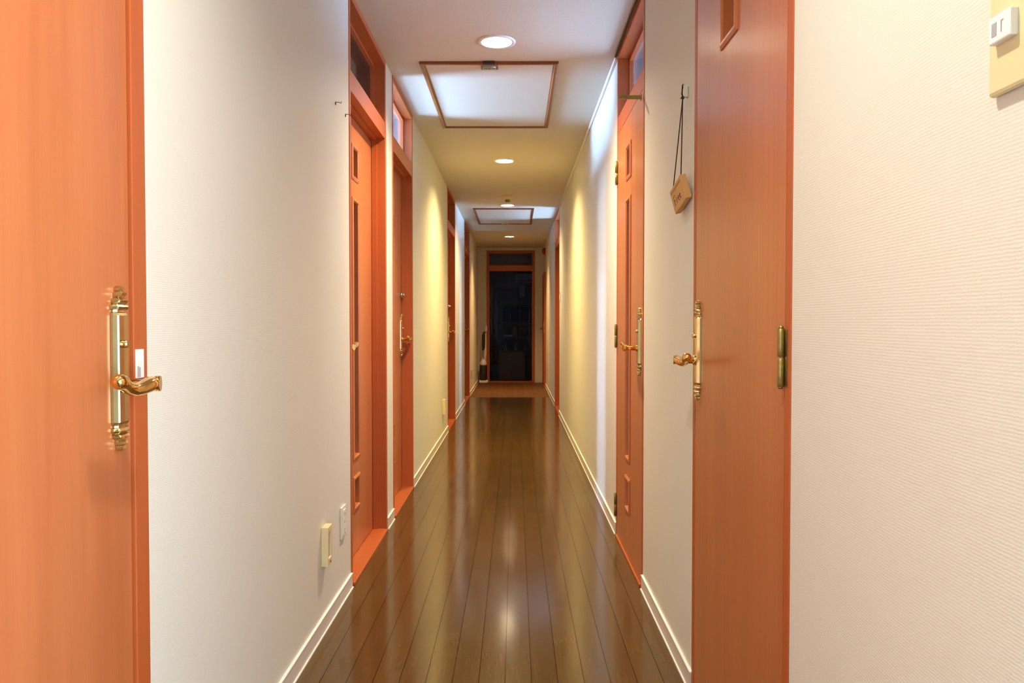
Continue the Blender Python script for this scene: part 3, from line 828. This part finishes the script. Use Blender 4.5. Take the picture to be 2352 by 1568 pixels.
bin_(-.245, .065, 1.09, 1.34, 'blue bin in the top left compartment of the dark shelf unit')
bin_(.130, .280, 1.09, 1.36, 'blue bin in the top middle compartment, left of its pair')
bin_(.290, .450, 1.09, 1.36, 'blue bin in the top middle compartment, right of its pair')
bin_(.240, .450, .77, .97, 'blue bin in the compartment below the paired bins')
b = B(); lathe(b, (.005, 16.60, .769), [(.050, 0), (.055, .02), (.050, .15), (.030, .19), (.028, .21)], 20)
tag(obj('yellow_bottle', b, M['yellow'], origin=(.005, 16.6, .769)), 'yellow bottle on the shelf beyond the glass door', 'bottle')
b = B()
box(b, -.24, -.06, 16.48, 16.72, .769, .776); box(b, -.24, -.06, 16.48, 16.485, .776, .81); box(b, -.24, -.06, 16.715, 16.72, .776, .81); box(b, -.24, -.235, 16.485, 16.715, .776, .81); box(b, -.065, -.06, 16.485, 16.715, .776, .81)
tag(obj('tray', b, M['white'], origin=(-.15, 16.6, .769)), 'pale tray on the shelf left of the yellow bottle', 'tray')
for x, lab in ((-.20, 'pale bottle on the lowest visible shelf, leftmost'), (.02, 'pale bottle on the lowest visible shelf, left of the divider'), (.20, 'pale bottle on the lowest visible shelf, right of the divider')):
    b = B(); lathe(b, (x, 16.55, .429), [(.035, 0), (.037, .01), (.036, .11), (.014, .14), (.013, .17), (.016, .172), (.016, .19)], 18)
    tag(obj('spray_bottle', b, M['white'], origin=(x, 16.55, .429)), lab, 'bottle', 'pale bottles in the dark room')
t = thing('low_cabinet', (-.058, 14.5, 0), 'low grey cabinet just behind the glass end door', 'cabinet')
b = B(); box(b, -.30, .185, 14.32, 14.70, 0.0, .545, .004); obj('body', b, M['greywood'], t)
for xx in (-.295, -.055):
    b = B(); box(b, xx, xx + .235, 14.302, 14.319, .03, .53, .002); d = obj('cabinet_door', b, M['greywood'], t)
    b = B(); k = xx + (.205 if xx < -.1 else .03); tube(b, [(k, 14.302, .40), (k, 14.285, .40)], .009, 10); obj('knob', b, M['steel'], d)
t = thing('air_conditioner', (.35, 17.1, 1.93), 'pale wall air conditioner high in the dark room', 'air conditioner')
b = B(); box(b, .00, .78, 16.98, 17.19, 1.93, 2.13, .03); obj('body', b, M['white'], t)
b = B(); box(b, .04, .74, 16.974, 16.985, 1.95, 1.985, .002); obj('air_flap', b, M['grey'], t)
b = B(); box(b, .10, .215, 17.195, 17.2, 1.62, 1.86); tag(obj('wall_notice', b, M['white'], origin=(.157, 17.2, 1.62)), 'pale paper notice under the air conditioner in the dark room', 'notice')
# cloth draped at the left of the dark room
b = B(); rows, cols = 14, 10; grid = []
for i in range(rows):
    f = i / (rows - 1); z = 1.40 - f * 1.15; half = .03 + .20 * f
    grid.append([b.verts.new((-.50 + half * (2 * j / (cols - 1) - 1) + .01 * math.sin(j * 2 + i), 15.1 + .05 * math.sin(j * 1.9) * (.3 + f), z)) for j in range(cols)])
for i in range(rows - 1):
    for j in range(cols - 1):
        f = b.faces.new((grid[i][j], grid[i][j + 1], grid[i + 1][j + 1], grid[i + 1][j])); f.smooth = True
bmesh.ops.solidify(b, geom=b.faces[:], thickness=.012)
t = thing('coat_stand', (-.50, 15.12, 0), 'stand hung with a dark purple coat behind the glass at left', 'coat stand')
obj('coat', b, M['purple'], t)
b = B(); tube(b, [(-.50, 15.16, .02), (-.50, 15.16, 1.46)], .012, 10); lathe(b, (-.50, 15.16, 0), [(.14, 0), (.14, .015), (.02, .03)], 20); obj('pole', b, M['dark'], t)
b = B(); rows, cols = 6, 6; grid = []
for i in range(rows):
    grid.append([b.verts.new((-.455 + .05 * (j - 2.5) * (.6 + .12 * i), 15.02 + .012 * math.sin(j * 2.1), .80 - i * .05 + .015 * abs(j - 2.5))) for j in range(cols)])
for i in range(rows - 1):
    for j in range(cols - 1): b.faces.new((grid[i][j], grid[i][j + 1], grid[i + 1][j + 1], grid[i + 1][j]))
bmesh.ops.solidify(b, geom=b.faces[:], thickness=.01)
tag(obj('scarf', b, M['blue'], t), 'dark blue cloth')
